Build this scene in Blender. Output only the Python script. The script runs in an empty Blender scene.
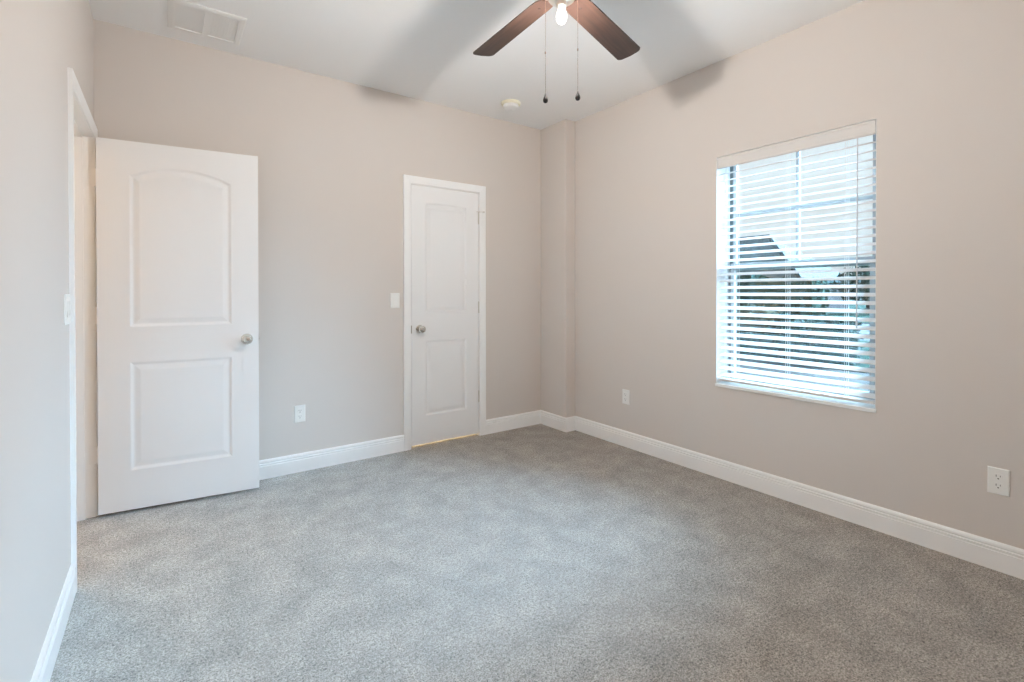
import bpy, bmesh, math, random
import numpy as np
from mathutils import Vector, Matrix

random.seed(7)
rng = np.random.default_rng(7)
SC = bpy.context.scene
COL = SC.collection

# ------------------------------------------------------------------ dimensions (metres)
XB, YA, XC, YN, H = 2.943, 3.514, -0.310, -0.520, 2.710
XK, YK = 2.831, 3.166                     # corner chase
WT = 0.12                                 # wall thickness

# ------------------------------------------------------------------ camera
F_PX, YAW, PITCH, ROLL, CY, EYE = 487.42, 35.493, -0.390, -0.067, 296.05, 1.2073
cam = bpy.data.cameras.new('camera')
cam_ob = bpy.data.objects.new('camera', cam)
COL.objects.link(cam_ob)
cam.sensor_width = 36.0
cam.lens = F_PX * 36.0 / 1024.0
cam.shift_y = -(341.0 - CY) / 1024.0
cam.clip_start = 0.02
_y, _t, _r = (math.radians(v) for v in (YAW, PITCH, ROLL))
_F = Vector((math.sin(_y) * math.cos(_t), math.cos(_y) * math.cos(_t), math.sin(_t)))
_R = Vector((math.cos(_y), -math.sin(_y), 0))
_U = _R.cross(_F)
_R2 = math.cos(_r) * _R + math.sin(_r) * _U
_U2 = -math.sin(_r) * _R + math.cos(_r) * _U
M = Matrix((_R2, _U2, -_F)).transposed().to_4x4()
M.translation = Vector((0, 0, EYE))
cam_ob.matrix_world = M
SC.camera = cam_ob

# ------------------------------------------------------------------ view, sky, lamps
SC.view_settings.view_transform = 'Standard'
SC.view_settings.look = 'None'
SC.view_settings.gamma = 1.0
SC.view_settings.use_curve_mapping = False
SC.view_settings.exposure = 0.0
SC.cycles.use_denoising = True
SC.cycles.max_bounces = 16
SC.cycles.diffuse_bounces = 10
SC.cycles.transparent_max_bounces = 16
SC.cycles.sample_clamp_indirect = 8.0
SC.cycles.sample_clamp_direct = 4.0
SC.cycles.blur_glossy = 0.5

SKY_STRENGTH = 3.2
BULB_STRENGTH = 2110.0
SUN_STRENGTH = 114.0
HALL_WATTS, CLOSET_WATTS = 42.0, 70.0

world = bpy.data.worlds.new('sky')
SC.world = world
world.use_nodes = True
nt = world.node_tree
nt.nodes.clear()
out = nt.nodes.new('ShaderNodeOutputWorld')
bg = nt.nodes.new('ShaderNodeBackground')
tc = nt.nodes.new('ShaderNodeTexCoord')
sep = nt.nodes.new('ShaderNodeSeparateXYZ')
ramp = nt.nodes.new('ShaderNodeValToRGB')
ramp.color_ramp.elements[0].position = 0.0
ramp.color_ramp.elements[0].color = (0.27, 0.252, 0.262, 1)
ramp.color_ramp.elements[1].position = 0.9
ramp.color_ramp.elements[1].color = (0.50, 0.69, 1.0, 1)
e = ramp.color_ramp.elements.new(0.3)
e.color = (0.36, 0.345, 0.37, 1)
nt.links.new(tc.outputs['Generated'], sep.inputs[0])
nt.links.new(sep.outputs['Z'], ramp.inputs[0])
nt.links.new(ramp.outputs[0], bg.inputs[0])
bg.inputs[1].default_value = SKY_STRENGTH
nt.links.new(bg.outputs[0], out.inputs[0])

# window daylight sampling aid: a light portal in the window opening (emits nothing of its own)
WY0, WY1, WZ0, WZ1 = 0.943, 1.822, 0.604, 2.090
pl = bpy.data.lights.new('window_portal', 'AREA')
pl.shape = 'RECTANGLE'
pl.size, pl.size_y = WY1 - WY0, WZ1 - WZ0
pl.cycles.is_portal = True
po = bpy.data.objects.new('window_portal', pl)
COL.objects.link(po)
po.matrix_world = Matrix(((0, 0, 1, XB + 0.16), (1, 0, 0, (WY0 + WY1) / 2), (0, 1, 0, (WZ0 + WZ1) / 2), (0, 0, 0, 1)))


sun = bpy.data.lights.new('hazy_sun', 'SUN')
sun.energy = SUN_STRENGTH
sun.color = (0.485, 0.715, 1.03)
sun.angle = math.radians(54)
sun_ob = bpy.data.objects.new('hazy_sun', sun)
COL.objects.link(sun_ob)
sun_ob.location = (12, 0, 9)
sun_ob.rotation_euler = Vector((-1.0, 0.42, -0.47)).to_track_quat('-Z', 'Y').to_euler()


def lamp(name, loc, watts, color, size=0.06):
    l = bpy.data.lights.new(name, 'POINT')
    l.energy = watts
    l.color = color
    l.shadow_soft_size = size
    o = bpy.data.objects.new(name, l)
    o.location = loc
    COL.objects.link(o)
    return o


lamp('hall_lamp', (-0.78, 3.66, 2.25), HALL_WATTS, (1.0, 0.82, 0.58), 0.08)
lamp('closet_lamp', (1.85, 4.15, 2.3), CLOSET_WATTS, (1.0, 0.90, 0.70), 0.05)

# ------------------------------------------------------------------ materials


def mat(name, color, rough=0.6, metal=0.0, bump=0.0, scale=200.0, var=0.0, vscale=6.0, spec=0.5, detail=2.0, dist=0.002):
    m = bpy.data.materials.new(name)
    m.use_nodes = True
    t = m.node_tree
    b = t.nodes['Principled BSDF']
    b.inputs['Base Color'].default_value = (*color, 1)
    b.inputs['Roughness'].default_value = rough
    b.inputs['Metallic'].default_value = metal
    b.inputs['Specular IOR Level'].default_value = spec
    co = t.nodes.new('ShaderNodeTexCoord')
    if bump:
        n = t.nodes.new('ShaderNodeTexNoise')
        n.inputs['Scale'].default_value = scale
        n.inputs['Detail'].default_value = detail
        bp = t.nodes.new('ShaderNodeBump')
        bp.inputs['Strength'].default_value = bump
        bp.inputs['Distance'].default_value = dist
        t.links.new(co.outputs['Object'], n.inputs['Vector'])
        t.links.new(n.outputs['Fac'], bp.inputs['Height'])
        t.links.new(bp.outputs[0], b.inputs['Normal'])
    if var:
        n2 = t.nodes.new('ShaderNodeTexNoise')
        n2.inputs['Scale'].default_value = vscale
        n2.inputs['Detail'].default_value = 4
        mp = t.nodes.new('ShaderNodeMapRange')
        mp.inputs['From Min'].default_value = 0.3
        mp.inputs['From Max'].default_value = 0.7
        mp.inputs['To Min'].default_value = 1 - var
        mp.inputs['To Max'].default_value = 1 + var
        mx = t.nodes.new('ShaderNodeVectorMath')
        mx.operation = 'SCALE'
        mx.inputs[0].default_value = color
        t.links.new(co.outputs['Object'], n2.inputs['Vector'])
        t.links.new(n2.outputs['Fac'], mp.inputs['Value'])
        t.links.new(mp.outputs[0], mx.inputs['Scale'])
        t.links.new(mx.outputs[0], b.inputs['Base Color'])
    return m


def carpet_mat():
    m = bpy.data.materials.new('carpet')
    m.use_nodes = True
    t = m.node_tree
    L = t.links.new
    b = t.nodes['Principled BSDF']
    b.inputs['Roughness'].default_value = 1.0
    b.inputs['Specular IOR Level'].default_value = 0.1
    b.inputs['Sheen Weight'].default_value = 0.15
    b.inputs['Sheen Roughness'].default_value = 0.6
    co = t.nodes.new('ShaderNodeTexCoord')
    fine = t.nodes.new('ShaderNodeTexNoise')
    fine.inputs['Scale'].default_value = 190
    fine.inputs['Detail'].default_value = 4
    fine.inputs['Roughness'].default_value = 0.8
    nap = t.nodes.new('ShaderNodeTexNoise')
    nap.inputs['Scale'].default_value = 6.5
    nap.inputs['Detail'].default_value = 6
    nap.inputs['Roughness'].default_value = 0.62
    nap.inputs['Distortion'].default_value = 0.25
    r1 = t.nodes.new('ShaderNodeValToRGB')
    r1.color_ramp.elements[0].position = 0.36
    r1.color_ramp.elements[0].color = (0.085, 0.070, 0.060, 1)
    r1.color_ramp.elements[1].position = 0.60
    r1.color_ramp.elements[1].color = (0.495, 0.445, 0.395, 1)
    mr = t.nodes.new('ShaderNodeMapRange')
    mr.inputs['From Min'].default_value = 0.35
    mr.inputs['From Max'].default_value = 0.65
    mr.inputs['To Min'].default_value = 0.81
    mr.inputs['To Max'].default_value = 1.12
    sc = t.nodes.new('ShaderNodeVectorMath')
    sc.operation = 'SCALE'
    bp = t.nodes.new('ShaderNodeBump')
    bp.inputs['Strength'].default_value = 0.4
    bp.inputs['Distance'].default_value = 0.004
    L(co.outputs['Object'], fine.inputs['Vector'])
    L(co.outputs['Object'], nap.inputs['Vector'])
    L(fine.outputs['Fac'], r1.inputs[0])
    clump = t.nodes.new('ShaderNodeTexNoise')
    clump.inputs['Scale'].default_value = 75
    clump.inputs['Detail'].default_value = 3
    L(co.outputs['Object'], clump.inputs['Vector'])
    cm = t.nodes.new('ShaderNodeMapRange')
    cm.inputs['From Min'].default_value = 0.3
    cm.inputs['From Max'].default_value = 0.7
    cm.inputs['To Min'].default_value = 0.74
    cm.inputs['To Max'].default_value = 1.24
    L(clump.outputs['Fac'], cm.inputs['Value'])
    mu = t.nodes.new('ShaderNodeMath')
    mu.operation = 'MULTIPLY'
    L(mr.outputs[0], mu.inputs[0])
    L(cm.outputs[0], mu.inputs[1])
    tuft = t.nodes.new('ShaderNodeTexNoise')
    tuft.inputs['Scale'].default_value = 105
    tuft.inputs['Detail'].default_value = 1
    L(co.outputs['Object'], tuft.inputs['Vector'])
    tm = t.nodes.new('ShaderNodeMapRange')
    tm.inputs['From Min'].default_value = 0.26
    tm.inputs['From Max'].default_value = 0.42
    tm.inputs['To Min'].default_value = 0.45
    tm.inputs['To Max'].default_value = 1.05
    L(tuft.outputs['Fac'], tm.inputs['Value'])
    mu2 = t.nodes.new('ShaderNodeMath')
    mu2.operation = 'MULTIPLY'
    L(tm.outputs[0], mu2.inputs[0])
    L(mu.outputs[0], mu2.inputs[1])
    L(nap.outputs['Fac'], mr.inputs['Value'])
    L(r1.outputs[0], sc.inputs[0])
    L(mu2.outputs[0], sc.inputs['Scale'])
    L(sc.outputs[0], b.inputs['Base Color'])
    L(fine.outputs['Fac'], bp.inputs['Height'])
    L(bp.outputs[0], b.inputs['Normal'])
    return m


def wood_mat():
    m = bpy.data.materials.new('walnut_blade')
    m.use_nodes = True
    t = m.node_tree
    L = t.links.new
    b = t.nodes['Principled BSDF']
    b.inputs['Roughness'].default_value = 0.45
    co = t.nodes.new('ShaderNodeTexCoord')
    mp = t.nodes.new('ShaderNodeMapping')
    mp.inputs['Scale'].default_value = (3, 55, 55)
    n = t.nodes.new('ShaderNodeTexNoise')
    n.inputs['Scale'].default_value = 1.5
    n.inputs['Detail'].default_value = 5
    r = t.nodes.new('ShaderNodeValToRGB')
    r.color_ramp.elements[0].position = 0.3
    r.color_ramp.elements[0].color = (0.018, 0.0095, 0.0075, 1)
    r.color_ramp.elements[1].position = 0.7
    r.color_ramp.elements[1].color = (0.052, 0.027, 0.019, 1)
    L(co.outputs['Object'], mp.inputs[0])
    L(mp.outputs[0], n.inputs['Vector'])
    L(n.outputs['Fac'], r.inputs[0])
    L(r.outputs[0], b.inputs['Base Color'])
    return m


def glass_mat():
    m = bpy.data.materials.new('window_glass')
    m.use_nodes = True
    t = m.node_tree
    t.nodes.clear()
    o = t.nodes.new('ShaderNodeOutputMaterial')
    tr = t.nodes.new('ShaderNodeBsdfTransparent')
    tr.inputs[0].default_value = (0.86, 0.93, 0.92, 1)
    gl = t.nodes.new('ShaderNodeBsdfGlossy')
    gl.inputs['Roughness'].default_value = 0.02
    mx = t.nodes.new('ShaderNodeMixShader')
    mx.inputs[0].default_value = 0.05
    t.links.new(tr.outputs[0], mx.inputs[1])
    t.links.new(gl.outputs[0], mx.inputs[2])
    t.links.new(mx.outputs[0], o.inputs[0])
    return m


def emit_mat(name, color, strength):
    m = bpy.data.materials.new(name)
    m.use_nodes = True
    t = m.node_tree
    t.nodes.clear()
    o = t.nodes.new('ShaderNodeOutputMaterial')
    e = t.nodes.new('ShaderNodeEmission')
    e.inputs[0].default_value = (*color, 1)
    e.inputs[1].default_value = strength
    t.links.new(e.outputs[0], o.inputs[0])
    return m


M_WALL = mat('greige_wall_paint', (0.655, 0.595, 0.548), 0.75, bump=0.12, scale=160, spec=0.25)
M_CEIL = mat('white_ceiling_paint', (0.87, 0.865, 0.855), 0.9, bump=0.25, scale=90, spec=0.1)
M_TRIM = mat('white_semigloss_trim', (0.89, 0.885, 0.875), 0.35)
M_DOOR = mat('white_door_paint', (0.84, 0.835, 0.83), 0.42, bump=0.04, scale=120)
M_CARPET = carpet_mat()
M_NICKEL = mat('satin_nickel', (0.62, 0.58, 0.52), 0.22, metal=1.0)
M_BRUSH = mat('brushed_nickel', (0.70, 0.66, 0.60), 0.32, metal=1.0)
M_PLATE = mat('white_plate_plastic', (0.84, 0.83, 0.80), 0.35)
M_SLOT = mat('dark_slot', (0.02, 0.018, 0.016), 0.7)
M_BLIND = mat('white_slat_vinyl', (0.68, 0.65, 0.62), 0.5)
M_CORD = mat('white_cord', (0.80, 0.80, 0.78), 0.8)
M_WAND = mat('clear_grey_wand', (0.60, 0.61, 0.62), 0.25)
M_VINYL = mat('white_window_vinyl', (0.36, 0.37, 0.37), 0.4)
M_GASKET = mat('dark_window_gasket', (0.10, 0.12, 0.12), 0.6)
M_SILL = mat('white_sill_stone', (0.84, 0.84, 0.82), 0.25, var=0.03, vscale=9)
M_GLASS = glass_mat()
M_WOOD = wood_mat()
M_BULB = emit_mat('lit_bulb', (1.0, 0.955, 0.90), BULB_STRENGTH)
M_FOB = mat('dark_bronze_fob', (0.012, 0.006, 0.005), 0.5)
M_CHAIN = mat('antique_brass_chain', (0.30, 0.21, 0.17), 0.45, metal=0.6)
M_VENT = mat('white_vent_enamel', (0.80, 0.79, 0.77), 0.4)
M_YELLOW = mat('yellowed_plastic', (0.82, 0.775, 0.62), 0.45)
M_CLOSET = mat('closet_white_paint', (0.80, 0.76, 0.68), 0.8)

# ------------------------------------------------------------------ mesh helpers


class MB:
    """collects vertices and faces, then links them as one mesh object"""

    def __init__(self):
        self.v, self.f, self.mi = [], [], []

    def add(self, verts, faces, mi=0):
        o = len(self.v)
        self.v += [tuple(p) for p in verts]
        self.f += [tuple(i + o for i in f) for f in faces]
        self.mi += [mi] * len(faces)
        return self

    def box(self, a, b, mi=0):
        (x0, y0, z0), (x1, y1, z1) = a, b
        x0, x1 = min(x0, x1), max(x0, x1)
        y0, y1 = min(y0, y1), max(y0, y1)
        z0, z1 = min(z0, z1), max(z0, z1)
        vs = [(x, y, z) for z in (z0, z1) for y in (y0, y1) for x in (x0, x1)]
        return self.add(vs, [(0, 2, 3, 1), (4, 5, 7, 6), (0, 1, 5, 4), (1, 3, 7, 5), (3, 2, 6, 7), (2, 0, 4, 6)], mi)

    def prism(self, loop, ax, t0, t1, mi=0):
        """loop of 2-D points (plane normal to axis ax, remaining axes in order) pushed from t0 to t1"""
        def P(p, t):
            q = list(p)
            q.insert(ax, t)
            return q
        n = len(loop)
        vs = [P(p, t0) for p in loop] + [P(p, t1) for p in loop]
        fs = [tuple(range(n))[::-1], tuple(range(n, 2 * n))] + [(i, (i + 1) % n, n + (i + 1) % n, n + i) for i in range(n)]
        return self.add(vs, fs, mi)

    def lathe(self, prof, c=(0, 0, 0), axis=(0, 0, 1), n=24, mi=0):
        """prof = (radius, height along axis)"""
        ax = Vector(axis).normalized()
        u = ax.orthogonal().normalized()
        w = ax.cross(u)
        c = Vector(c)
        vs = []
        for r, h in prof:
            for k in range(n):
                a = 2 * math.pi * k / n
                vs.append(c + ax * h + u * (r * math.cos(a)) + w * (r * math.sin(a)))
        fs = []
        for i in range(len(prof) - 1):
            for k in range(n):
                k2 = (k + 1) % n
                fs.append((i * n + k, i * n + k2, (i + 1) * n + k2, (i + 1) * n + k))
        fs.append(tuple(range(n))[::-1])
        m = (len(prof) - 1) * n
        fs.append(tuple(range(m, m + n)))
        return self.add(vs, fs, mi)

    def tube(self, pts, r, n=8, mi=0):
        pts = [Vector(p) for p in pts]
        vs, fs = [], []
        for i, p in enumerate(pts):
            d = (pts[min(i + 1, len(pts) - 1)] - pts[max(i - 1, 0)]).normalized()
            u = d.orthogonal().normalized()
            w = d.cross(u)
            rr = r[i] if isinstance(r, (list, tuple)) else r
            for k in range(n):
                a = 2 * math.pi * k / n
                vs.append(p + u * rr * math.cos(a) + w * rr * math.sin(a))
        for i in range(len(pts) - 1):
            for k in range(n):
                k2 = (k + 1) % n
                fs.append((i * n + k, i * n + k2, (i + 1) * n + k2, (i + 1) * n + k))
        fs.append(tuple(range(n))[::-1])
        m = (len(pts) - 1) * n
        fs.append(tuple(range(m, m + n)))
        return self.add(vs, fs, mi)

    def move(self, mtx):
        self.v = [tuple(mtx @ Vector(p)) for p in self.v]
        return self

    def build(self, name, mats, parent=None, smooth=False, bevel=0.0, origin=None):
        me = bpy.data.meshes.new(name)
        vs = self.v
        if origin is not None:
            ox, oy, oz = origin
            vs = [(x - ox, y - oy, z - oz) for x, y, z in vs]
        me.from_pydata(vs, [], self.f)
        for mm in (mats if isinstance(mats, (list, tuple)) else [mats]):
            me.materials.append(mm)
        me.polygons.foreach_set('material_index', self.mi)
        bm = bmesh.new()
        bm.from_mesh(me)
        bmesh.ops.recalc_face_normals(bm, faces=bm.faces)
        bm.to_mesh(me)
        bm.free()
        if smooth:
            me.polygons.foreach_set('use_smooth', [True] * len(me.polygons))
            me.set_sharp_from_angle(angle=math.radians(40))
        me.update()
        o = bpy.data.objects.new(name, me)
        COL.objects.link(o)
        if origin is not None:
            o.location = origin
        if parent:
            o.parent = parent
        if bevel:
            b = o.modifiers.new('edge', 'BEVEL')
            b.width = bevel
            b.segments = 2
            b.limit_method = 'ANGLE'
        return o


def empty(name, loc=(0, 0, 0), rz=0.0):
    o = bpy.data.objects.new(name, None)
    o.location = loc
    o.rotation_euler = (0, 0, rz)
    o.empty_display_size = 0.1
    COL.objects.link(o)
    return o


def tag(o, label=None, cat=None, group=None, kind=None):
    if label:
        o['label'] = label
    if cat:
        o['category'] = cat
    if group:
        o['group'] = group
    if kind:
        o['kind'] = kind
    return o


def struct(o, label, cat):
    return tag(o, label, cat, kind='structure')


# ------------------------------------------------------------------ room shell
# entry opening in the left wall, closet opening in the back wall
EY0, EY1, DZ = 2.675, 3.445, 2.050
CX0, CX1 = 1.547, 2.162

b = MB()
b.box((XC - WT, YN, -0.1), (XC, EY0, H))
b.box((XC - WT, EY1, -0.1), (XC, YA, H))
b.box((XC - WT, EY0, DZ), (XC, EY1, H))
struct(b.build('wall_left', M_WALL), 'painted wall with the entry doorway on the left of the room', 'wall')

b = MB()
b.box((XC - WT, YA, -0.1), (CX0, YA + WT, H))
b.box((CX1, YA, -0.1), (XB + WT, YA + WT, H))
b.box((CX0, YA, DZ), (CX1, YA + WT, H))
struct(b.build('wall_back', M_WALL), 'greige painted back wall holding the narrow closed door', 'wall')

RB = 0.16
b = MB()
b.box((XB, YN, -0.1), (XB + RB, WY0, H))
b.box((XB, WY1, -0.1), (XB + RB, YA, H))
b.box((XB, WY0, -0.1), (XB + RB, WY1, WZ0))
b.box((XB, WY0, WZ1), (XB + RB, WY1, H))
struct(b.build('wall_right', M_WALL), 'greige painted wall with the window on the right', 'wall')

b = MB().box((XC - WT, YN - WT, -0.1), (XB + RB, YN, H))
struct(b.build('wall_front', M_WALL), 'painted wall behind the viewpoint', 'wall')

b = MB().box((XK, YK, -0.1), (XB, YA, H))
struct(b.build('wall_corner', M_WALL, bevel=0.006), 'boxed-out chase filling the far corner between back and right walls', 'wall')

b = MB().box((XC - WT, YN - WT, -0.12), (XB + RB, YA + WT, 0.0))
struct(b.build('floor', M_CARPET), 'grey-beige wall to wall carpet floor', 'carpet floor')

b = MB().box((XC - 1.4, YN - WT, H), (XB + RB, YA + 1.1, H + 0.12))
struct(b.build('ceiling', M_CEIL), 'flat white ceiling above the whole room', 'ceiling')

# hallway beyond the open door and closet behind the closed one
b = MB()
b.box((-1.60, 1.2, -0.1), (-1.50, 4.4, H))
b.box((-1.60, 4.3, -0.1), (XC - WT, 4.4, H))
b.box((-1.60, 1.2, -0.1), (XC - WT, 1.3, H))
b.box((XC - WT - 0.02, YA, -0.1), (XC - WT, 4.4, H))
struct(b.build('wall_hallway', M_WALL), 'hallway walls outside the open entry door', 'wall')
b = MB().box((-1.60, 1.2, -0.12), (XC - WT, 4.4, 0.0))
struct(b.build('floor_hallway', M_CARPET), 'carpeted hallway floor outside the open door', 'floor')
b = MB()
b.box((1.15, 4.5, -0.1), (2.75, 4.6, H))
b.box((1.15, YA + WT, -0.1), (1.25, 4.5, H))
b.box((2.65, YA + WT, -0.1), (2.75, 4.5, H))
b.box((1.15, YA + WT, -0.12), (2.75, 4.6, 0.0))
struct(b.build('wall_closet', M_CLOSET), 'closet interior behind the closed door', 'wall')

# ------------------------------------------------------------------ baseboards
BT, BH = 0.014, 0.123
PROF = [(0, 0), (BT, 0), (BT, 0.082), (BT - 0.0045, 0.0835), (BT - 0.0045, 0.0865), (BT - 0.0005, 0.0895), (BT - 0.0005, 0.0965),
        (BT - 0.0060, 0.0985), (BT - 0.0060, 0.1015), (BT - 0.002, 0.106), (BT - 0.0035, 0.115), (BT - 0.007, 0.120), (BT - 0.010, BH), (0, BH)]


def baseboard(b, p, q, nrm, ext0=0.0, ext1=0.0):
    """profile run from p to q (2-D), pushed out along nrm"""
    p, q, n = Vector((*p, 0)), Vector((*q, 0)), Vector((*nrm, 0))
    d = (q - p).normalized()
    N = len(PROF)
    vs = [p + n * x + Vector((0, 0, z)) + d * (ext0 * x) for x, z in PROF] + [q + n * x + Vector((0, 0, z)) + d * (ext1 * x) for x, z in PROF]
    fs = [tuple(range(N)), tuple(range(N, 2 * N))] + [(i, (i + 1) % N, N + (i + 1) % N, N + i) for i in range(N)]
    b.add(vs, fs)


CW = 0.058                                  # casing width
b = MB()
baseboard(b, (XC, EY1 + CW + 0.003, ), (XC, YA), (1, 0), 0, -1)
baseboard(b, (XC, YN), (XC, EY0 - CW - 0.004), (1, 0), 1, 0)
struct(b.build('baseboard_left', M_TRIM), 'white baseboard along the left wall beside the doorway', 'baseboard')
b = MB()
baseboard(b, (XC, YA), (CX0 - CW - 0.004, YA), (0, -1), 1, 0)
baseboard(b, (CX1 + CW + 0.004, YA), (XK, YA), (0, -1), 0, -1)
struct(b.build('baseboard_back', M_TRIM), 'white baseboard along the back wall, broken by the closed door', 'baseboard')
b = MB()
baseboard(b, (XK, YA), (XK, YK), (-1, 0), 1, 1)
baseboard(b, (XK, YK), (XB, YK), (0, -1), -1, -1)
struct(b.build('baseboard_corner', M_TRIM), 'white baseboard wrapping the boxed-out corner chase', 'baseboard')
b = MB()
baseboard(b, (XB, YK), (XB, YN), (-1, 0), 1, -1)
struct(b.build('baseboard_right', M_TRIM), 'white grooved baseboard along the right wall under the window', 'baseboard')
b = MB()
baseboard(b, (XB, YN), (XC, YN), (0, 1), 1, -1)
struct(b.build('baseboard_front', M_TRIM), 'white baseboard on the wall behind the viewpoint', 'baseboard')

# ------------------------------------------------------------------ door frames and casings
# casing profile: (across from opening edge outward, thickness)
CPROF = [(0.0, 0), (0.0, 0.008), (0.004, 0.011), (0.014, 0.0115), (0.018, 0.0135), (0.040, 0.0155), (0.052, 0.0165), (CW, 0.0150), (CW, 0)]


def casing(b, ax_in, s_out, a0, a1, ztop, plane):
    """three mitred boards round an opening a0..a1 in wall plane; ax_in = index of the axis along the wall"""
    def P(along, z, out):
        q = [0, 0, z]
        q[ax_in] = along
        q[1 - ax_in] = plane + s_out * out
        return q
    N = len(CPROF)
    fs = [tuple(range(N)), tuple(range(N, 2 * N))] + [(i, (i + 1) % N, N + (i + 1) % N, N + i) for i in range(N)]
    b.add([P(a0 - w, 0, t) for w, t in CPROF] + [P(a0 - w, ztop + w, t) for w, t in CPROF], fs)
    b.add([P(a1 + w, 0, t) for w, t in CPROF] + [P(a1 + w, ztop + w, t) for w, t in CPROF], fs)
    b.add([P(a0 - w, ztop + w, t) for w, t in CPROF] + [P(a1 + w, ztop + w, t) for w, t in CPROF], fs)


JT = 0.018
b = MB()
b.box((XC - WT - 0.002, EY0 - 0.001, 0), (XC + 0.001, EY0 + 0.003, DZ))
b.box((XC - WT - 0.002, EY1 - 0.003, 0), (XC + 0.001, EY1 + 0.001, DZ))
b.box((XC - WT - 0.002, EY0, DZ - 0.004), (XC + 0.001, EY1, DZ))
# stop bead
b.box((XC - 0.075, EY0 + 0.003, 0), (XC - 0.040, EY0 + 0.014, DZ - 0.004))
b.box((XC - 0.075, EY1 - 0.014, 0), (XC - 0.040, EY1 - 0.003, DZ - 0.004))
b.box((XC - 0.075, EY0 + 0.014, DZ - 0.016), (XC - 0.040, EY1 - 0.014, DZ - 0.004))
casing(b, 1, 1, EY0 - 0.003, EY1 + 0.003, DZ, XC)
casing(b, 1, -1, EY0 - 0.003, EY1 + 0.003, DZ, XC - WT)
struct(b.build('trim_1', M_TRIM), 'white jamb and casing round the entry doorway in the left wall', 'door casing')

b = MB()
b.box((CX0 - 0.001, YA - 0.001, 0), (CX0 + 0.002, YA + WT, DZ))
b.box((CX1 - 0.002, YA - 0.001, 0), (CX1 + 0.001, YA + WT, DZ))
b.box((CX0, YA - 0.001, DZ - 0.003), (CX1, YA + WT, DZ))
casing(b, 0, -1, CX0 - 0.003, CX1 + 0.003, DZ, YA)
struct(b.build('trim_2', M_TRIM), 'white casing round the narrow closed door in the back wall', 'door casing')

# ------------------------------------------------------------------ panel doors


def panel_loop(x0, x1, z0, z1, rise, n=22):
    """panel outline; the top is an arc rising by `rise` above its corners (counter-clockwise)"""
    pts = [(x0, z0), (x1, z0)]
    if rise <= 0:
        return pts + [(x1, z1), (x0, z1)]
    w = (x1 - x0) / 2
    R = (w * w + rise * rise) / (2 * rise)
    cx, cz = (x0 + x1) / 2, z1 + rise - R
    a1 = math.atan2(z1 - cz, w)
    a2 = math.pi - a1
    for k in range(n + 1):
        a = a1 + (a2 - a1) * k / n
        pts.append((cx + R * math.cos(a), cz + R * math.sin(a)))
    return pts


def inset(loop, d):
    n = len(loop)
    res = []
    for i in range(n):
        p0, p1, p2 = Vector(loop[i - 1]), Vector(loop[i]), Vector(loop[(i + 1) % n])
        e1, e2 = (p1 - p0).normalized(), (p2 - p1).normalized()
        n1, n2 = Vector((-e1.y, e1.x)), Vector((-e2.y, e2.x))
        k = (n1 + n2)
        k = k / max(0.2, k.dot(n1))
        res.append(tuple(p1 + k * d))
    return res


STEPS = [(0.0, 0.0), (0.004, 0.0015), (0.013, 0.0066), (0.018, 0.0074), (0.024, 0.0066), (0.044, 0.0024), (0.050, 0.0020)]


def door_leaf(w, zb, zt, th, panels):
    """leaf in local x 0..w, y 0..th (both faces moulded), z zb..zt"""
    bm = bmesh.new()
    for side in (0, 1):
        y = (lambda d: d) if side == 0 else (lambda d: th - d)
        edges = []
        outer = [bm.verts.new((x, y(0), z)) for x, z in ((0, zb), (w, zb), (w, zt), (0, zt))]
        edges += [bm.edges.new((outer[i], outer[(i + 1) % 4])) for i in range(4)]
        for lp in panels:
            prev = None
            for dist, dep in STEPS:
                cur = [bm.verts.new((x, y(dep), z)) for x, z in inset(lp, dist)]
                n = len(cur)
                if prev is None:
                    edges += [bm.edges.new((cur[i], cur[(i + 1) % n])) for i in range(n)]
                else:
                    for i in range(n):
                        bm.faces.new((prev[i], prev[(i + 1) % n], cur[(i + 1) % n], cur[i]))
                prev = cur
            bm.faces.new(prev)
        bmesh.ops.triangle_fill(bm, use_beauty=True, use_dissolve=False, edges=edges)
        if side == 0:
            o0 = outer
        else:
            for i in range(4):
                bm.faces.new((o0[i], o0[(i + 1) % 4], outer[(i + 1) % 4], outer[i]))
    bmesh.ops.recalc_face_normals(bm, faces=bm.faces)
    me = bpy.data.meshes.new('door_leaf')
    bm.to_mesh(me)
    bm.free()
    me.materials.append(M_DOOR)
    return me


def knob(parent, x, z, y0, sgn, name='door_knob'):
    b = MB()
    prof = [(0.0005, 0.0), (0.032, 0.0), (0.0325, 0.004), (0.029, 0.009), (0.014, 0.012), (0.0125, 0.028), (0.016, 0.034), (0.024, 0.040), (0.0275, 0.048),
            (0.0270, 0.057), (0.0225, 0.064), (0.013, 0.068), (0.0005, 0.069)]
    b.lathe(prof, (x, y0, z), (0, sgn, 0), 32)
    o = b.build(name, M_NICKEL, parent, smooth=True)
    o['label'] = 'round satin nickel knob'
    return o


def hinge_geo(b, x, y, z, dx, hh=0.045):
    b.lathe([(0.0002, -hh - 0.006), (0.0045, -hh - 0.003), (0.0060, -hh), (0.0060, hh), (0.0045, hh + 0.003), (0.0002, hh + 0.006)], (x, y, z), (0, 0, 1), 12)


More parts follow.
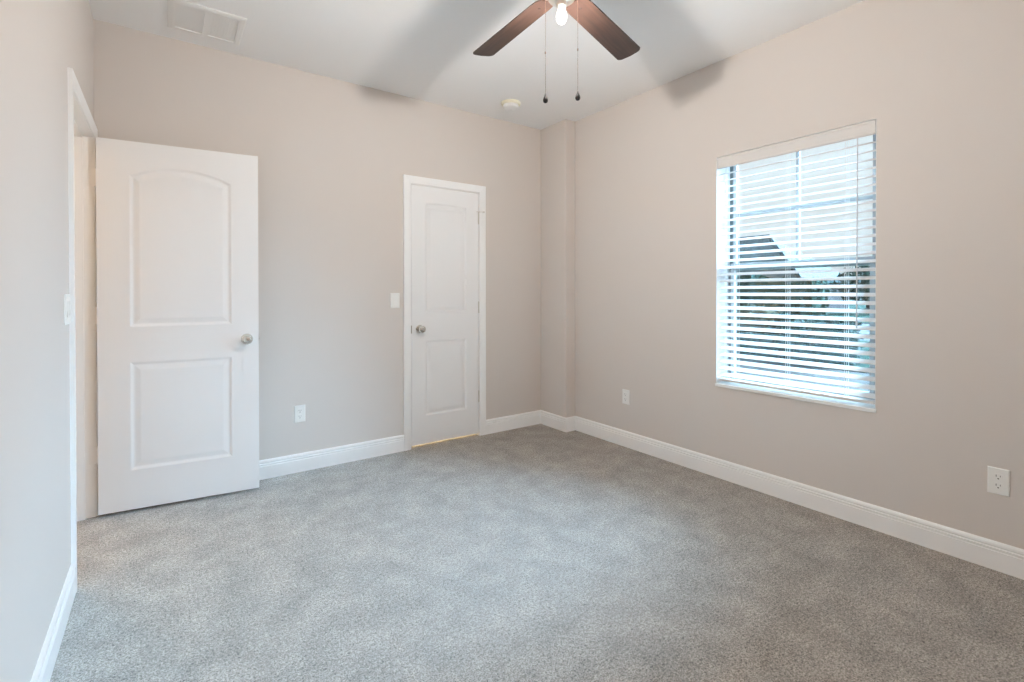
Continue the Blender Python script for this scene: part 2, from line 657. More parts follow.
# entry door, open against the back wall
DA = Vector((-0.294, 3.403, 0))
ang = math.radians(-6.45)
door = empty('door_1', DA, ang)
struct(door, 'white two-panel arched-top door standing open near the back wall', 'door')
DW = 0.766
leaf = bpy.data.objects.new('door_panel', door_leaf(DW, 0.019, 2.039, 0.035, [
    panel_loop(0.140, DW - 0.142, 0.234, 0.828, 0), panel_loop(0.140, DW - 0.142, 1.022, 1.853, 0.060)]))
COL.objects.link(leaf)
leaf.parent = door
knob(door, 0.703, 0.93, 0.0, -1)
knob(door, 0.703, 0.93, 0.035, 1)
for z in (1.828, 1.085, 0.334):
    b = MB()
    hinge_geo(b, -0.010, 0.041, z, 1)
    # leaf on the door edge, leaf reaching back on the jamb
    b.box((-0.0035, 0.006, z - 0.045), (0.0005, 0.036, z + 0.045))
    b.box((-0.045, 0.0335, z - 0.045), (-0.010, 0.0365, z + 0.045))
    for dz in (-0.03, 0.0, 0.03):
        b.lathe([(0.0035, 0), (0.003, 0.0012), (0.0005, 0.0014)], (-0.030, 0.0335, z + dz), (0, -1, 0), 10)
    b.build('hinge', M_TRIM, door, smooth=True)
b = MB()
b.box((DW - 0.0005, 0.006, 0.90), (DW + 0.0015, 0.030, 0.96))
b.box((DW, 0.012, 0.922), (DW + 0.0035, 0.024, 0.938))
b.build('latch', M_NICKEL, door)

# closet door, closed
GAP = 0.0035
door = empty('door_2', (CX0 + 0.002 + GAP, YA + 0.002, 0))
struct(door, 'narrow white two-panel closed door in the back wall', 'door')
CWD = CX1 - CX0 - 0.004 - 2 * GAP + 0.001
leaf = bpy.data.objects.new('door_panel', door_leaf(CWD, 0.020, 2.043, 0.035, [
    panel_loop(0.118, CWD - 0.112, 0.240, 0.830, 0), panel_loop(0.118, CWD - 0.112, 1.050, 1.912, 0.010)]))
COL.objects.link(leaf)
leaf.parent = door
knob(door, 0.068, 0.925, 0.0, -1)
for z in (1.835, 1.085, 0.334):
    b = MB()
    hinge_geo(b, CWD + 0.002, -0.004, z, 1)
    if z > 1.5:     # hinge-pin door stop
        b.tube([(CWD + 0.002, -0.004, z + 0.052), (CWD + 0.004, -0.020, z + 0.052), (CWD + 0.030, -0.034, z + 0.052)], 0.004, 8)
        b.lathe([(0.0005, 0), (0.007, 0.001), (0.007, 0.010), (0.0005, 0.011)], (CWD + 0.030, -0.034, z + 0.052), (0.85, -0.5, 0), 12)
        b.tube([(CWD + 0.002, -0.004, z + 0.052), (CWD - 0.022, -0.014, z + 0.052)], 0.0035, 8)
    b.build('hinge', M_BRUSH, door, smooth=True)
b = MB().box((-0.0095, -0.0200, 0.895), (-0.004, -0.0025, 0.955))
b.build('strike_plate', M_NICKEL, door)

# ------------------------------------------------------------------ window (single hung, colonial grid in the upper sash)
win = empty('window_1', (XB + 0.105, (WY0 + WY1) / 2, WZ0))
struct(win, 'white single-hung window with crossed bars in its upper sash', 'window')
win_inv = Matrix.Translation(-Vector(win.location))


def wpart(b, name, m, parent=win, **k):
    b.move(win_inv)
    return b.build(name, m, parent, **k)


FX0, FX1 = XB + 0.100, XB + 0.158
JW = 0.017
b = MB()
b.box((FX0, WY0, WZ0), (FX1, WY0 + JW, WZ1))
b.box((FX0, WY1 - JW, WZ0), (FX1, WY1, WZ1))
b.box((FX0, WY0, WZ1 - 0.018), (FX1, WY1, WZ1))
b.box((FX0, WY0, WZ0), (FX1, WY1, WZ0 + 0.035))
wpart(b, 'window_frame', M_TRIM)
GW = 0.020
b = MB()
for y0, y1 in ((WY0 + JW, WY0 + JW + GW), (WY1 - JW - GW, WY1 - JW)):
    b.box((FX0 + 0.030, y0, WZ0 + 0.035), (FX1 - 0.004, y1, WZ1 - 0.018))
wpart(b, 'sash_track', M_GASKET)
SY0, SY1 = WY0 + JW + GW, WY1 - JW - GW
ZM = 1.372


def sash(name, x0, x1, z0, z1, grid, st=0.030, top=0.035, bot=0.035):
    b = MB()
    b.box((x0, SY0, z0), (x1, SY0 + st, z1))
    b.box((x0, SY1 - st, z0), (x1, SY1, z1))
    b.box((x0, SY0 + st, z1 - top), (x1, SY1 - st, z1))
    b.box((x0, SY0 + st, z0), (x1, SY1 - st, z0 + bot))
    o = wpart(b, name, M_VINYL)
    if grid:
        g = MB()
        xm = (x0 + x1) / 2
        ym = (SY0 + SY1) / 2
        zm = (z0 + z1) / 2 + 0.005
        g.box((xm - 0.008, ym - 0.009, z0 + bot), (xm + 0.008, ym + 0.009, z1 - top))
        g.box((xm - 0.0078, SY0 + st, zm - 0.009), (xm + 0.0078, SY1 - st, zm + 0.009))
        wpart(g, 'window_bars', M_VINYL, o)
    p = MB()
    xm = (x0 + x1) / 2
    p.box((xm + 0.009, SY0 + st - 0.004, z0 + bot - 0.004), (xm + 0.012, SY1 - st + 0.004, z1 - top + 0.004))
    wpart(p, 'pane', M_GLASS, o)


sash('upper_sash', FX0 + 0.034, FX1 - 0.002, ZM - 0.020, WZ1 - 0.018, True, st=0.022, top=0.020)
sash('lower_sash', FX0 + 0.004, FX0 + 0.031, WZ0 + 0.035, ZM + 0.026, False, st=0.024)

# painted returns and sill
b = MB()
b.box((XB + 0.0005, WY1 - 0.0015, WZ0), (FX0, WY1 + 0.001, WZ1))
b.box((XB + 0.0005, WY0 - 0.001, WZ0), (FX0, WY0 + 0.0015, WZ1))
b.box((XB + 0.0005, WY0, WZ1 - 0.0015), (FX0, WY1, WZ1 + 0.001))
struct(b.build('trim_3', M_TRIM), 'white painted returns lining the window recess', 'window return')
b = MB().box((XB - 0.010, WY0 - 0.004, WZ0 - 0.010), (FX0 + 0.002, WY1 + 0.004, WZ0 + 0.010))
struct(b.build('trim_4', M_SILL, bevel=0.003), 'white window sill slab below the blind', 'window sill')

# ------------------------------------------------------------------ faux-wood blind
BY0, BY1 = WY0 + 0.007, WY1 - 0.007
BXC = XB + 0.034
blind = empty('window_blind', (BXC, (BY0 + BY1) / 2, WZ1))
tag(blind, 'white horizontal slat blind lowered inside the window recess', 'blind')
b_inv = Matrix.Translation(-Vector(blind.location))


def bpart(b, name, m, parent=blind, **k):
    b.move(b_inv)
    return b.build(name, m, parent, **k)


b = MB()
b.prism([(XB + 0.003, 2.086), (XB - 0.0005, 2.080), (XB - 0.0005, 2.074), (XB + 0.0015, 2.070), (XB + 0.0015, 2.028), (XB - 0.0005, 2.024), (XB - 0.0005, 2.016),
         (XB + 0.003, 2.012), (XB + 0.010, 2.012), (XB + 0.010, 2.086)], 1, BY0 - 0.002, BY1 + 0.002)
bpart(b, 'valance', M_BLIND)
b = MB().box((XB + 0.012, BY0 + 0.003, 2.034), (XB + 0.062, BY1 - 0.003, 2.084))
bpart(b, 'head_rail', M_BLIND)
TILT = math.radians(22)
SD, ST, PITCH_S = 0.0485, 0.0028, 0.0436
slat_z = [0.672 + PITCH_S * i for i in range(31)]
slat_z = [z for z in slat_z if z < 2.010]
b = MB()
for z in slat_z:
    ct, s_ = math.cos(TILT), math.sin(TILT)
    lp = []
    for u, v in ((-SD / 2, -ST / 2 * 0.4), (-SD / 2 + 0.002, -ST / 2), (0, -ST / 2 + 0.0012), (SD / 2 - 0.002, -ST / 2), (SD / 2, -ST / 2 * 0.4), (SD / 2, ST / 2 * 0.4),
                 (SD / 2 - 0.002, ST / 2), (0, ST / 2 + 0.0012), (-SD / 2 + 0.002, ST / 2), (-SD / 2, ST / 2 * 0.4)):
        lp.append((BXC + u * ct - v * s_, z + u * s_ + v * ct))
    b.prism(lp, 1, BY0, BY1)
bpart(b, 'slats', M_BLIND)
b = MB().box((BXC - 0.0255, BY0, 0.632), (BXC + 0.0255, BY1, 0.647))
bpart(b, 'bottom_rail', M_BLIND, bevel=0.003)
for y in (1.700, 1.388, 1.085):
    b = MB()
    for dx in (-0.0275, 0.0275):
        b.tube([(BXC + dx * 0.93, y, 0.645), (BXC + dx * 0.93, y, 2.036)], 0.0009, 6)
    for z in slat_z:
        c0, s0 = math.cos(TILT) * 0.0275, math.sin(TILT) * 0.0275
        b.tube([(BXC - 0.0256, y, z - 0.0115), (BXC + 0.0256, y, z + 0.0085)], 0.0007, 5)
    b.tube([(BXC, y, 0.645), (BXC, y, 2.036)], 0.0008, 6)
    bpart(b, 'ladder_cord', M_CORD)
b = MB()
yw = 1.027
b.tube([(XB + 0.004, yw, 2.010), (XB + 0.003, yw, 1.98), (XB - 0.001, yw, 1.06)], 0.0030, 6)
b.lathe([(0.0005, 0), (0.0042, 0.004), (0.0048, 0.03), (0.0035, 0.045), (0.0005, 0.047)], (XB - 0.001, yw, 1.02), (0, 0, 1), 10)
o = bpart(b, 'tilt_wand', M_WAND, smooth=True)
o['label'] = 'thin grey hanging tilt wand'

# ------------------------------------------------------------------ ceiling fan
FCX, FCY = 1.315, 1.496
fan = empty('ceiling_fan', (FCX, FCY, H))
tag(fan, 'ceiling fan with dark walnut blades, lit bare bulb and two pull chains', 'ceiling fan')
R_CAM = Vector((math.cos(math.radians(YAW)), -math.sin(math.radians(YAW)), 0))


def fpart(b, name, m, parent=fan, smooth=True, **k):
    b.move(Matrix.Translation((0, 0, -H)))
    return b.build(name, m, parent, smooth=smooth, **k)


b = MB().lathe([(0.0005, H - 0.001), (0.066, H - 0.001), (0.066, H - 0.018), (0.055, H - 0.045), (0.028, H - 0.062), (0.0005, H - 0.062)], n=40)
fpart(b, 'canopy', M_BRUSH)
b = MB().lathe([(0.0005, H - 0.055), (0.0125, H - 0.055), (0.0125, 2.560), (0.0005, 2.560)], n=20)
fpart(b, 'downrod', M_BRUSH)
b = MB().lathe([(0.0005, 2.585), (0.030, 2.580), (0.060, 2.568), (0.098, 2.548), (0.118, 2.520), (0.120, 2.490), (0.108, 2.465), (0.075, 2.452), (0.0005, 2.452)], n=48)
fpart(b, 'motor_housing', M_BRUSH)
b = MB().lathe([(0.0005, 2.452), (0.055, 2.452), (0.060, 2.440), (0.060, 2.405), (0.052, 2.392), (0.030, 2.386), (0.022, 2.380), (0.0215, 2.366), (0.0175, 2.363), (0.0005, 2.363)], n=40)
fpart(b, 'light_fitter', M_BRUSH)
b = MB().lathe([(0.0005, 2.368), (0.013, 2.366), (0.0135, 2.356), (0.0155, 2.349), (0.0195, 2.340), (0.0218, 2.328), (0.0212, 2.316), (0.0175, 2.305), (0.0110, 2.298), (0.0005, 2.2955)], n=32)
o = fpart(b, 'light_bulb', M_BULB)
o['label'] = 'glowing warm white bulb'

BLADE_R, BZ, BTILT = 0.652, 2.433, -0.173


def blade_outline():
    pts = []
    r0 = 0.092
    # half width grows from root to tip
    def hw(r):
        return 0.051 + (0.0625 - 0.051) * (r - r0) / (BLADE_R - r0)
    up = [(r0, 0.036), (r0 + 0.02, hw(r0 + 0.02) - 0.003), (r0 + 0.05, hw(r0 + 0.05))]
    n = 8
    for k in range(1, n + 1):
        r = r0 + 0.05 + (BLADE_R - 0.03 - r0 - 0.05) * k / n
        up.append((r, hw(r)))
    cr = 0.030
    tw = hw(BLADE_R - 0.03)
    for k in range(1, 7):
        a = math.pi / 2 * (1 - k / 6)
        up.append((BLADE_R - cr + cr * math.cos(a) * 0.75, tw - cr + cr * math.sin(a)))
    up.append((BLADE_R - 0.004, 0.0))
    lo = [(r, -y) for r, y in up[:-1]][::-1]
    return up + lo


OUT = blade_outline()
angs = [88.1, 16.05]
for k in range(3):
    angs.append(16.05 - 72 * (k + 1))
th_b = 0.0055
blade_mesh = iron_mesh = None
for a in angs:
    if blade_mesh is None:
        b = MB()
        n = len(OUT)
        ct, st = math.cos(BTILT), math.sin(BTILT)
        vs = [(r, y * ct + dz * st, y * st + dz * ct) for dz in (-th_b / 2, th_b / 2) for r, y in OUT]
        fs = [tuple(range(n))[::-1], tuple(range(n, 2 * n))] + [(i, (i + 1) % n, n + (i + 1) % n, n + i) for i in range(n)]
        b.add(vs, fs)
        bl = b.build('blade', M_WOOD, fan)
        blade_mesh = bl.data
        ib = MB()
        # blade iron: arm from the motor, plate over the blade, screws below
        ib.tube([(0.095, 0, 0.032), (0.125, 0, 0.026), (0.150, 0, 0.012), (0.180, 0, 0.007)], [0.011, 0.010, 0.010, 0.008], 10)
        vs = []
        pl_o = [(0.165, 0.024), (0.215, 0.034), (0.255, 0.030), (0.268, 0.012), (0.268, -0.012), (0.255, -0.030), (0.215, -0.034), (0.165, -0.024)]
        n2 = len(pl_o)
        vs = [(r, y * ct + dz * st, y * st + dz * ct) for dz in (0.003, 0.007) for r, y in pl_o]
        ib.add(vs, [tuple(range(n2))[::-1], tuple(range(n2, 2 * n2))] + [(i, (i + 1) % n2, n2 + (i + 1) % n2, n2 + i) for i in range(n2)])
        for r, y in ((0.150, 0.0),):
            ib.lathe([(0.0065, 0.0), (0.0058, 0.0018), (0.003, 0.0028), (0.0005, 0.003)], (r, y * ct, y * st - 0.0028), (0, -st * -1 * 0, -1), 10)
        ir = ib.build('blade_iron', M_FOB, bl, smooth=True)
        iron_mesh = ir.data
    else:
        bl = bl0.copy()
        COL.objects.link(bl)
        bl.parent = fan
        ir = ir0.copy()
        COL.objects.link(ir)
        ir.parent = bl
    bl0, ir0 = bl, ir
    bl.location = (0, 0, BZ - H)
    bl.rotation_euler = (0, math.radians(1.7 if a == 16.05 else 0.2), math.radians(a))

for s, ztop, zfob in ((-1, 2.405, 2.012), (1, 2.405, 2.022)):
    off = R_CAM * (0.0655 * s) + Vector((0, 0, 0))
    b = MB()
    b.tube([(off.x * 0.9, off.y * 0.9, ztop + 0.004), (off.x, off.y, ztop - 0.004), (off.x, off.y, zfob - 0.002)], 0.0007, 6)
    zc = 2.180 if s < 0 else 2.192
    for k in range(int((ztop - 0.01 - zfob) / 0.0052)):
        b.lathe([(0.0003, -0.0015), (0.0015, 0), (0.0003, 0.0015)], (off.x, off.y, ztop - 0.008 - k * 0.0052), n=6)
    b.lathe([(0.0004, -0.006), (0.0030, -0.004), (0.0030, 0.004), (0.0004, 0.006)], (off.x, off.y, zc), n=10)
    ch = fpart(b, 'pull_chain', M_CHAIN)
    b = MB().lathe([(0.0004, 0.004), (0.0022, 0.002), (0.0034, -0.004), (0.0072, -0.013), (0.0100, -0.022), (0.0100, -0.028), (0.0070, -0.034), (0.0004, -0.037)],
                   (off.x, off.y, zfob), n=16)
    o = fpart(b, 'fob', M_FOB, ch)
    o['label'] = 'dark teardrop fob'

# ------------------------------------------------------------------ ceiling register and smoke detector
VX0, VX1, VY0, VY1 = 0.020, 0.376, 3.020, 3.365
vent = empty('ceiling_vent', ((VX0 + VX1) / 2, (VY0 + VY1) / 2, H))
tag(vent, 'square white two-bay air register on the ceiling above the open door', 'ceiling vent')
v_inv = Matrix.Translation(-Vector(vent.location))
FWID = 0.034
b = MB()
z1 = H - 0.0005
lo = [(0, z1), (0, z1 - 0.004), (0.006, z1 - 0.008), (0.022, z1 - 0.011), (FWID, z1 - 0.011), (FWID, z1)]


def ring(b, x0, x1, y0, y1, prof):
    loops = []
    for d, z in prof:
        loops.append([(x0 + d, y0 + d, z), (x1 - d, y0 + d, z), (x1 - d, y1 - d, z), (x0 + d, y1 - d, z)])
    vs = [p for l in loops for p in l]
    n = len(prof)
    fs = []
    for i in range(n):
        j = (i + 1) % n
        for k in range(4):
            k2 = (k + 1) % 4
            fs.append((i * 4 + k, i * 4 + k2, j * 4 + k2, j * 4 + k))
    b.add(vs, fs)


ring(b, VX0, VX1, VY0, VY1, lo)
xm = (VX0 + VX1) / 2
b.box((xm - 0.014, VY0 + FWID - 0.001, z1 - 0.0105), (xm + 0.014, VY1 - FWID + 0.001, z1))
b.move(v_inv)
b.build('vent_frame', M_VENT, vent)
for x0, x1, sg in ((VX0 + FWID, xm - 0.014, -1), (xm + 0.014, VX1 - FWID, 1)):
    b = MB()
    n = 9
    for k in range(n):
        xc = x0 + (x1 - x0) * (k + 0.5) / n
        dx, dz = 0.0084, 0.0010
        b.add([(xc - dx, VY0 + FWID, z1 - 0.006 - sg * dz), (xc + dx, VY0 + FWID, z1 - 0.006 + sg * dz), (xc + dx, VY1 - FWID, z1 - 0.006 + sg * dz), (xc - dx, VY1 - FWID, z1 - 0.006 - sg * dz),
               (xc - dx, VY0 + FWID, z1 - 0.0048 - sg * dz), (xc + dx, VY0 + FWID, z1 - 0.0048 + sg * dz), (xc + dx, VY1 - FWID, z1 - 0.0048 + sg * dz), (xc - dx, VY1 - FWID, z1 - 0.0048 - sg * dz)],
              [(0, 1, 2, 3), (7, 6, 5, 4), (0, 4, 5, 1), (1, 5, 6, 2), (2, 6, 7, 3), (3, 7, 4, 0)])
    b.move(v_inv)
    b.build('louvres', M_VENT, vent)

sd = empty('smoke_detector', (2.238, 3.150, H))
tag(sd, 'round yellowed smoke detector on the ceiling near the far corner', 'smoke detector')
b = MB().lathe([(0.0005, -0.0005), (0.076, -0.0005), (0.077, -0.010), (0.074, -0.018), (0.066, -0.021), (0.0005, -0.021)], n=40)
o = b.build('mounting_base', M_YELLOW, sd, smooth=True)
o['label'] = 'yellowed round mounting base'
b = MB().lathe([(0.0005, -0.021), (0.060, -0.021), (0.060, -0.030), (0.056, -0.042), (0.046, -0.048), (0.020, -0.051), (0.0005, -0.051)], n=40)
for k in range(20):
    a = 2 * math.pi * k / 20
    b.lathe([(0.0016, 0), (0.0016, 0.010), (0.0004, 0.011)], (0.060 * math.cos(a), 0.060 * math.sin(a), -0.036), n=6)
b.build('cover', M_VENT, sd, smooth=True)
b = MB().lathe([(0.0004, -0.050), (0.010, -0.0505), (0.009, -0.053), (0.0004, -0.0535)], (0.022, 0.010, 0), n=16)
b.build('test_button', M_PLATE, sd, smooth=True)

# ------------------------------------------------------------------ outlets and switches


def place(o, wall, along, z):
    if wall == 'back':
        o.location, o.rotation_euler = (along, YA, z), (0, 0, 0)
    elif wall == 'right':
        o.location, o.rotation_euler = (XB, along, z), (0, 0, -math.pi / 2)
    else:
        o.location, o.rotation_euler = (XC, along, z), (0, 0, math.pi / 2)


def plate(w, h, t=0.0055, holes=None):
    # local: x across, -y out of the wall, z up
    b = MB()
    e = 0.0035
    o0 = [(-w / 2, 0.0, -h / 2), (w / 2, 0.0, -h / 2), (w / 2, 0.0, h / 2), (-w / 2, 0.0, h / 2)]
    o1 = [(x, -t * 0.45, z) for x, _, z in o0]
    o2 = [(x * (1 - 2 * e / w), -t, z * (1 - 2 * e / h)) for x, _, z in o0]
    vs = o0 + o1 + o2
    fs = [(3, 2, 1, 0), (8, 9, 10, 11)]
    for i in range(2):
        for k in range(4):
            k2 = (k + 1) % 4
            fs.append((i * 4 + k, i * 4 + k2, (i + 1) * 4 + k2, (i + 1) * 4 + k))
    return b.add(vs, fs)


def make_outlet():
    root = empty('wall_outlet')
    plate(0.070, 0.114).build('cover_plate', M_PLATE, root)
    for s in (1, -1):
        zc = 0.0195 * s
        b = MB()
        pts = []
        for k in range(28):     # rounded face with flat top and bottom
            a = 2 * math.pi * k / 28
            pts.append((0.0172 * math.cos(a), max(-0.0140, min(0.0140, 0.0172 * math.sin(a))) + zc))
        b.prism(pts, 1, -0.0050, -0.0076)
        f = b.build('receptacle', M_PLATE, root)
        b = MB()
        b.box((-0.0075, -0.0079, zc - 0.0005), (-0.0055, -0.0070, zc + 0.0085))
        b.box((0.0055, -0.0079, zc + 0.0005), (0.0073, -0.0070, zc + 0.0075))
        b.prism([(0.0026 * math.cos(a), zc - 0.0075 + 0.0026 * math.sin(a)) for a in np.linspace(0, 2 * math.pi, 12, endpoint=False)], 1, -0.0070, -0.0079)
        b.build('slots', M_SLOT, f)
    b = MB().lathe([(0.0032, 0.0), (0.0028, 0.0009), (0.0004, 0.0011)], (0, -0.0055, 0), (0, -1, 0), 12)
    b.build('screw', M_PLATE, root, smooth=True)
    return root


def copy_tree(o, parent=None):
    c = o.copy()
    COL.objects.link(c)
    c.parent = parent
    for ch in list(o.children):
        copy_tree(ch, c)
    return c


out1 = make_outlet()
place(out1, 'right', 0.492, 0.3875)
tag(out1, 'white duplex wall outlet on the right wall in front of the window', 'wall outlet', 'white wall outlets')
for wall, al, z, lab in (('right', 2.589, 0.390, 'small white wall outlet on the right wall between corner and window'),
                         ('back', 0.7415, 0.3915, 'white wall outlet on the back wall between the two doors')):
    o = copy_tree(out1)
    place(o, wall, al, z)
    tag(o, lab, 'wall outlet', 'white wall outlets')


def rocker(root, xc):
    b = MB()
    b.box((xc - 0.0168, -0.0062, -0.0335), (xc + 0.0168, -0.0050, 0.0335))
    b.build('rocker_frame', M_PLATE, root)
    b = MB()
    b.prism([(-0.0060, -0.0305), (-0.0095, -0.0300), (-0.0068, 0.0), (-0.0078, 0.0300), (-0.0060, 0.0305)], 0, xc - 0.0145, xc + 0.0145)
    b.build('rocker', M_PLATE, root)


sw = empty('light_switch')
plate(0.071, 0.114).build('cover_plate', M_PLATE, sw)
rocker(sw, 0)
place(sw, 'back', 1.4190, 1.149)
tag(sw, 'single white rocker light switch on the back wall beside the closed door', 'light switch')
sw2 = empty('light_switch')
plate(0.116, 0.118).build('cover_plate', M_PLATE, sw2)
rocker(sw2, -0.023)
rocker(sw2, 0.023)
place(sw2, 'left', 2.548, 1.145)
tag(sw2, 'white double rocker light switch on the left wall beside the doorway', 'light switch')

# ------------------------------------------------------------------ outdoors
GZ = -0.25
M_CONC = mat('pale_concrete', (0.048, 0.044, 0.040), 0.9, bump=0.3, scale=30, var=0.08, vscale=2, spec=0.03)
M_LAWN = mat('lawn_green', (0.007, 0.028, 0.018), 1.0, bump=0.8, scale=60, var=0.4, vscale=3, dist=0.03, spec=0.03)
M_ROAD = mat('grey_street', (0.060, 0.060, 0.060), 0.9, var=0.06, vscale=1, spec=0.03)
M_LEAF = mat('dark_leaf', (0.004, 0.030, 0.022), 0.6, var=0.5, vscale=5, spec=0.03)
M_LEAF2 = mat('olive_leaf', (0.075, 0.075, 0.045), 0.6, var=0.4, vscale=5, spec=0.03)
M_LEAF3 = mat('far_tree_leaf', (0.030, 0.070, 0.052), 0.7, var=0.4, vscale=2, spec=0.03)
M_BARK = mat('bark', (0.05, 0.04, 0.032), 0.9, bump=0.6, scale=25, dist=0.02, spec=0.03)
M_STUCCO = mat('pale_stucco', (0.085, 0.076, 0.074), 0.9, bump=0.2, scale=20, spec=0.03)
M_SHING = mat('grey_shingle', (0.075, 0.085, 0.080), 0.9, bump=0.6, scale=8, var=0.15, vscale=3, dist=0.03, spec=0.03)
M_FASCIA = mat('dark_fascia', (0.018, 0.032, 0.034), 0.6, spec=0.03)
M_HGLASS = mat('house_window_glass', (0.02, 0.03, 0.035), 0.1)
M_HDOOR = mat('house_garage_white', (0.15, 0.15, 0.15), 0.6, spec=0.03)

b = MB().box((XB + RB + 0.02, -40, GZ - 0.2), (10.3, 80, GZ))
struct(b.build('path', M_CONC), 'pale concrete paving outside below the window', 'paving')
b = MB().box((10.3, 3.1, GZ - 0.2), (17.0, 80, GZ + 0.02))
struct(b.build('lawn', M_LAWN), 'green lawn strip beyond the paving outside', 'lawn')
b = MB().box((10.3, -40, GZ - 0.2), (17.0, 3.1, GZ))
struct(b.build('driveway', M_CONC), 'pale driveway outside beside the lawn', 'driveway')
b = MB().box((17.0, -60, GZ - 0.2), (27.0, 100, GZ - 0.02))
struct(b.build('road', M_ROAD), 'grey street across from the window', 'road')
b = MB().box((27.0, -60, GZ - 0.2), (120.0, 140, GZ + 0.02))
struct(b.build('field', M_LAWN), 'grass ground beyond the street', 'ground')


def leaves(center, radii, n, size, seed, flat_bottom=False, box=False):
    r = np.random.default_rng(seed)
    b = MB()
    vs, fs = [], []
    for i in range(n):
        if box:
            p = r.uniform(-1, 1, 3)
            k = r.integers(0, 3)
            p[k] = np.sign(p[k]) * r.uniform(0.9, 1.0)
        else:
            p = r.normal(size=3)
            p /= np.linalg.norm(p)
            p *= r.uniform(0.65, 1.0) * (1 + 0.18 * math.sin(5 * p[0] + seed) * math.cos(4 * p[1] + 2 * p[2]))
        c = np.array(center) + p * np.array(radii)
        u = r.normal(size=3)
        u /= np.linalg.norm(u)
        w = np.cross(u, r.normal(size=3))
        w /= np.linalg.norm(w)
        s = size * r.uniform(0.6, 1.3)
        o = len(vs)
        vs += [tuple(c - u * s), tuple(c - u * s * 0.2 + w * s * 0.5), tuple(c + u * s), tuple(c - u * s * 0.2 - w * s * 0.5)]
        fs.append((o, o + 1, o + 2, o + 3))
    b.add(vs, fs)
    return b


def core(b, center, radii, k=0.86, box=False):
    """dense inner mass so that the leaf shell is not see-through"""
    c = Vector(center)
    if box:
        b.box([c[i] - radii[i] * 0.92 for i in range(3)], [c[i] + radii[i] * 0.92 for i in range(3)])
        return b
    prof = [(max(0.001, math.sin(a)) * 1.0, -math.cos(a)) for a in np.linspace(0, math.pi, 9)]
    vs, fs = [], []
    n = 14
    for r, h in prof:
        for q in range(n):
            a = 2 * math.pi * q / n
            vs.append((c.x + radii[0] * k * r * math.cos(a), c.y + radii[1] * k * r * math.sin(a), c.z + radii[2] * k * h))
    for i in range(len(prof) - 1):
        for q in range(n):
            fs.append((i * n + q, i * n + (q + 1) % n, (i + 1) * n + (q + 1) % n, (i + 1) * n + q))
    return b.add(vs, fs)


def shrub(name, x, y, radii, m, label, cat, seed, group=None, n=700, size=0.06, box=False, lift=0.0):
    root = empty(name, (x, y, GZ))
    tag(root, label, cat, group)
    cz = radii[2] + lift
    b = leaves((0, 0, cz), radii, n, size, seed, box=box)
    core(b, (0, 0, cz), radii, box=box)
    b.build('foliage', m, root)
    s = MB()
    for k in range(3):
        s.tube([(0.02 * k, 0.03 * (k - 1), 0), (0.05 * (k - 1), 0.06 * (k - 1), cz * 0.9)], 0.015, 6)
    s.build('stem', M_BARK, root)
    return root


def tree(name, x, y, trunk_h, radii, m, label, seed, group=None, n=1100, size=0.22):
    root = empty(name, (x, y, GZ))
    tag(root, label, 'tree', group)
    cz = trunk_h + radii[2] * 0.8
    b = leaves((0, 0, cz), radii, n, size, seed)
    core(b, (0, 0, cz), radii, 0.7)
    b.build('foliage', m, root)
    s = MB().tube([(0, 0, 0), (0.05, 0.02, trunk_h * 0.6), (0, 0, cz)], [0.16, 0.12, 0.05], 10)
    for k in range(5):
        a = k * 1.26
        s.tube([(0.03, 0.01, trunk_h * 0.8), (radii[0] * 0.5 * math.cos(a), radii[1] * 0.5 * math.sin(a), cz)], [0.06, 0.025], 7)
    s.build('trunk', M_BARK, root, smooth=True)
    return root


# clipped hedges at the lawn edge
shrub('clipped_hedge', 11.0, 4.48, (0.40, 0.60, 0.44), M_LEAF, 'tall clipped dark hedge outside at the window right half', 'hedge', 3, n=1500, size=0.05, box=True)
shrub('clipped_hedge', 11.1, 6.20, (0.35, 1.02, 0.24), M_LEAF, 'low clipped dark hedge outside at the window left half', 'hedge', 4, n=1500, size=0.05, box=True)
shrub('garden_shrub', 12.6, 6.00, (0.32, 0.34, 0.52), M_LEAF, 'dark upright shrub outside behind the low hedge', 'shrub', 5, n=700)
shrub('garden_shrub', 13.4, 7.10, (0.55, 0.85, 0.58), M_LEAF2, 'olive rounded shrub outside left of the dark upright shrub', 'shrub', 6, n=900, size=0.07)
shrub('street_hedge', 27.9, 14.6, (0.8, 3.4, 1.10), M_LEAF3, 'long blue-green hedge outside across the street before the house', 'hedge', 8, n=1800, size=0.14, box=True)
tree('street_tree', 38.0, 12.6, 0.9, (1.7, 2.0, 1.25), M_LEAF3, 'bushy tree outside at the right end of the view through the blind', 11)
tree('street_tree', 33.0, 17.9, 0.5, (1.3, 1.6, 1.2), M_LEAF3, 'bushy tree outside in front of the grey-roofed house', 12)
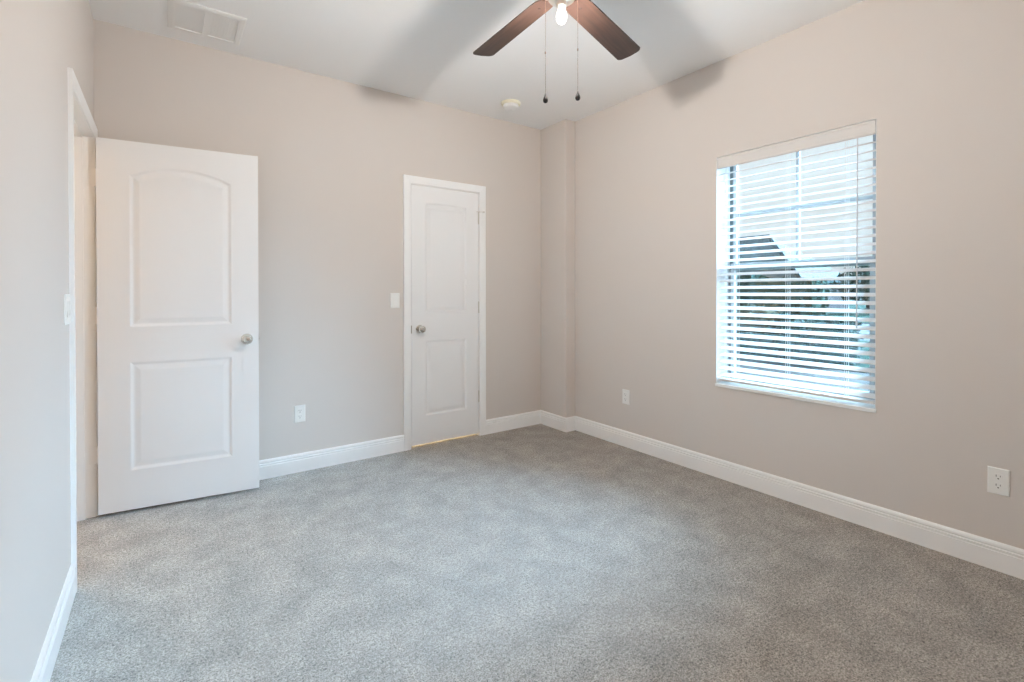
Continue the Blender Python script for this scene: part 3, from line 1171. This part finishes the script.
tree('street_tree', 52.0, 13.2, 1.2, (2.4, 4.2, 1.4), M_LEAF3, 'wide distant tree outside between house and window edge', 13, size=0.3)

# hip-roofed house across the street
house = empty('house', (43.0, 26.0, GZ))
tag(house, 'single storey house with grey hip roof seen through the blind', 'house')
h_inv = Matrix.Translation(-Vector(house.location))
hx0, hx1, hy0, hy1 = 38.4, 47.6, 17.2, 36.0
b = MB().box((hx0, hy0, GZ), (hx1, hy1, 2.2)).move(h_inv)
b.build('wall', M_STUCCO, house)
b = MB()
ez, rz = 2.16, 6.1
ex0, ex1, ey0, ey1 = 38.0, 48.0, 16.8, 36.4
r0, r1 = (43.0, 21.7, rz), (43.0, 31.5, rz)
b.add([(ex0, ey0, ez), (ex1, ey0, ez), (ex1, ey1, ez), (ex0, ey1, ez), r0, r1], [(0, 1, 4), (1, 2, 5, 4), (2, 3, 5), (3, 0, 4, 5), (3, 2, 1, 0)])
b.move(h_inv)
roof = b.build('roof', M_SHING, house)
b = MB()
b.tube([(ex0, ey0, ez + 0.05), (43.0, 21.7, rz + 0.05)], 0.16, 6)
b.tube([(43.0, 21.7, rz + 0.04), (43.0, 31.5, rz + 0.04)], 0.14, 6)
b.box((ex0 - 0.05, ey0 - 0.05, ez - 0.22), (ex0 + 0.06, ey1, ez + 0.02))
b.box((ex0 - 0.05, ey0 - 0.06, ez - 0.22), (ex1, ey0 + 0.05, ez + 0.02))
b.move(h_inv)
b.build('fascia', M_FASCIA, house)
for y in (19.0, 22.5):
    b = MB()
    b.box((hx0 - 0.06, y - 0.7, 0.7), (hx0 + 0.05, y + 0.7, 1.8)).move(h_inv)
    f = b.build('window', M_HDOOR, house)
    b = MB()
    for yy in (y - 0.62, y + 0.04):
        b.box((hx0 - 0.08, yy, 0.78), (hx0 - 0.05, yy + 0.58, 1.72))
    b.move(h_inv)
    b.build('pane', M_HGLASS, f)
b = MB()
for k in range(4):
    b.box((hx0 - 0.05, 26.0, GZ + 0.02 + k * 0.55), (hx0 + 0.02, 30.8, GZ + 0.54 + k * 0.55))
b.move(h_inv)
b.build('garage_door', M_HDOOR, house)
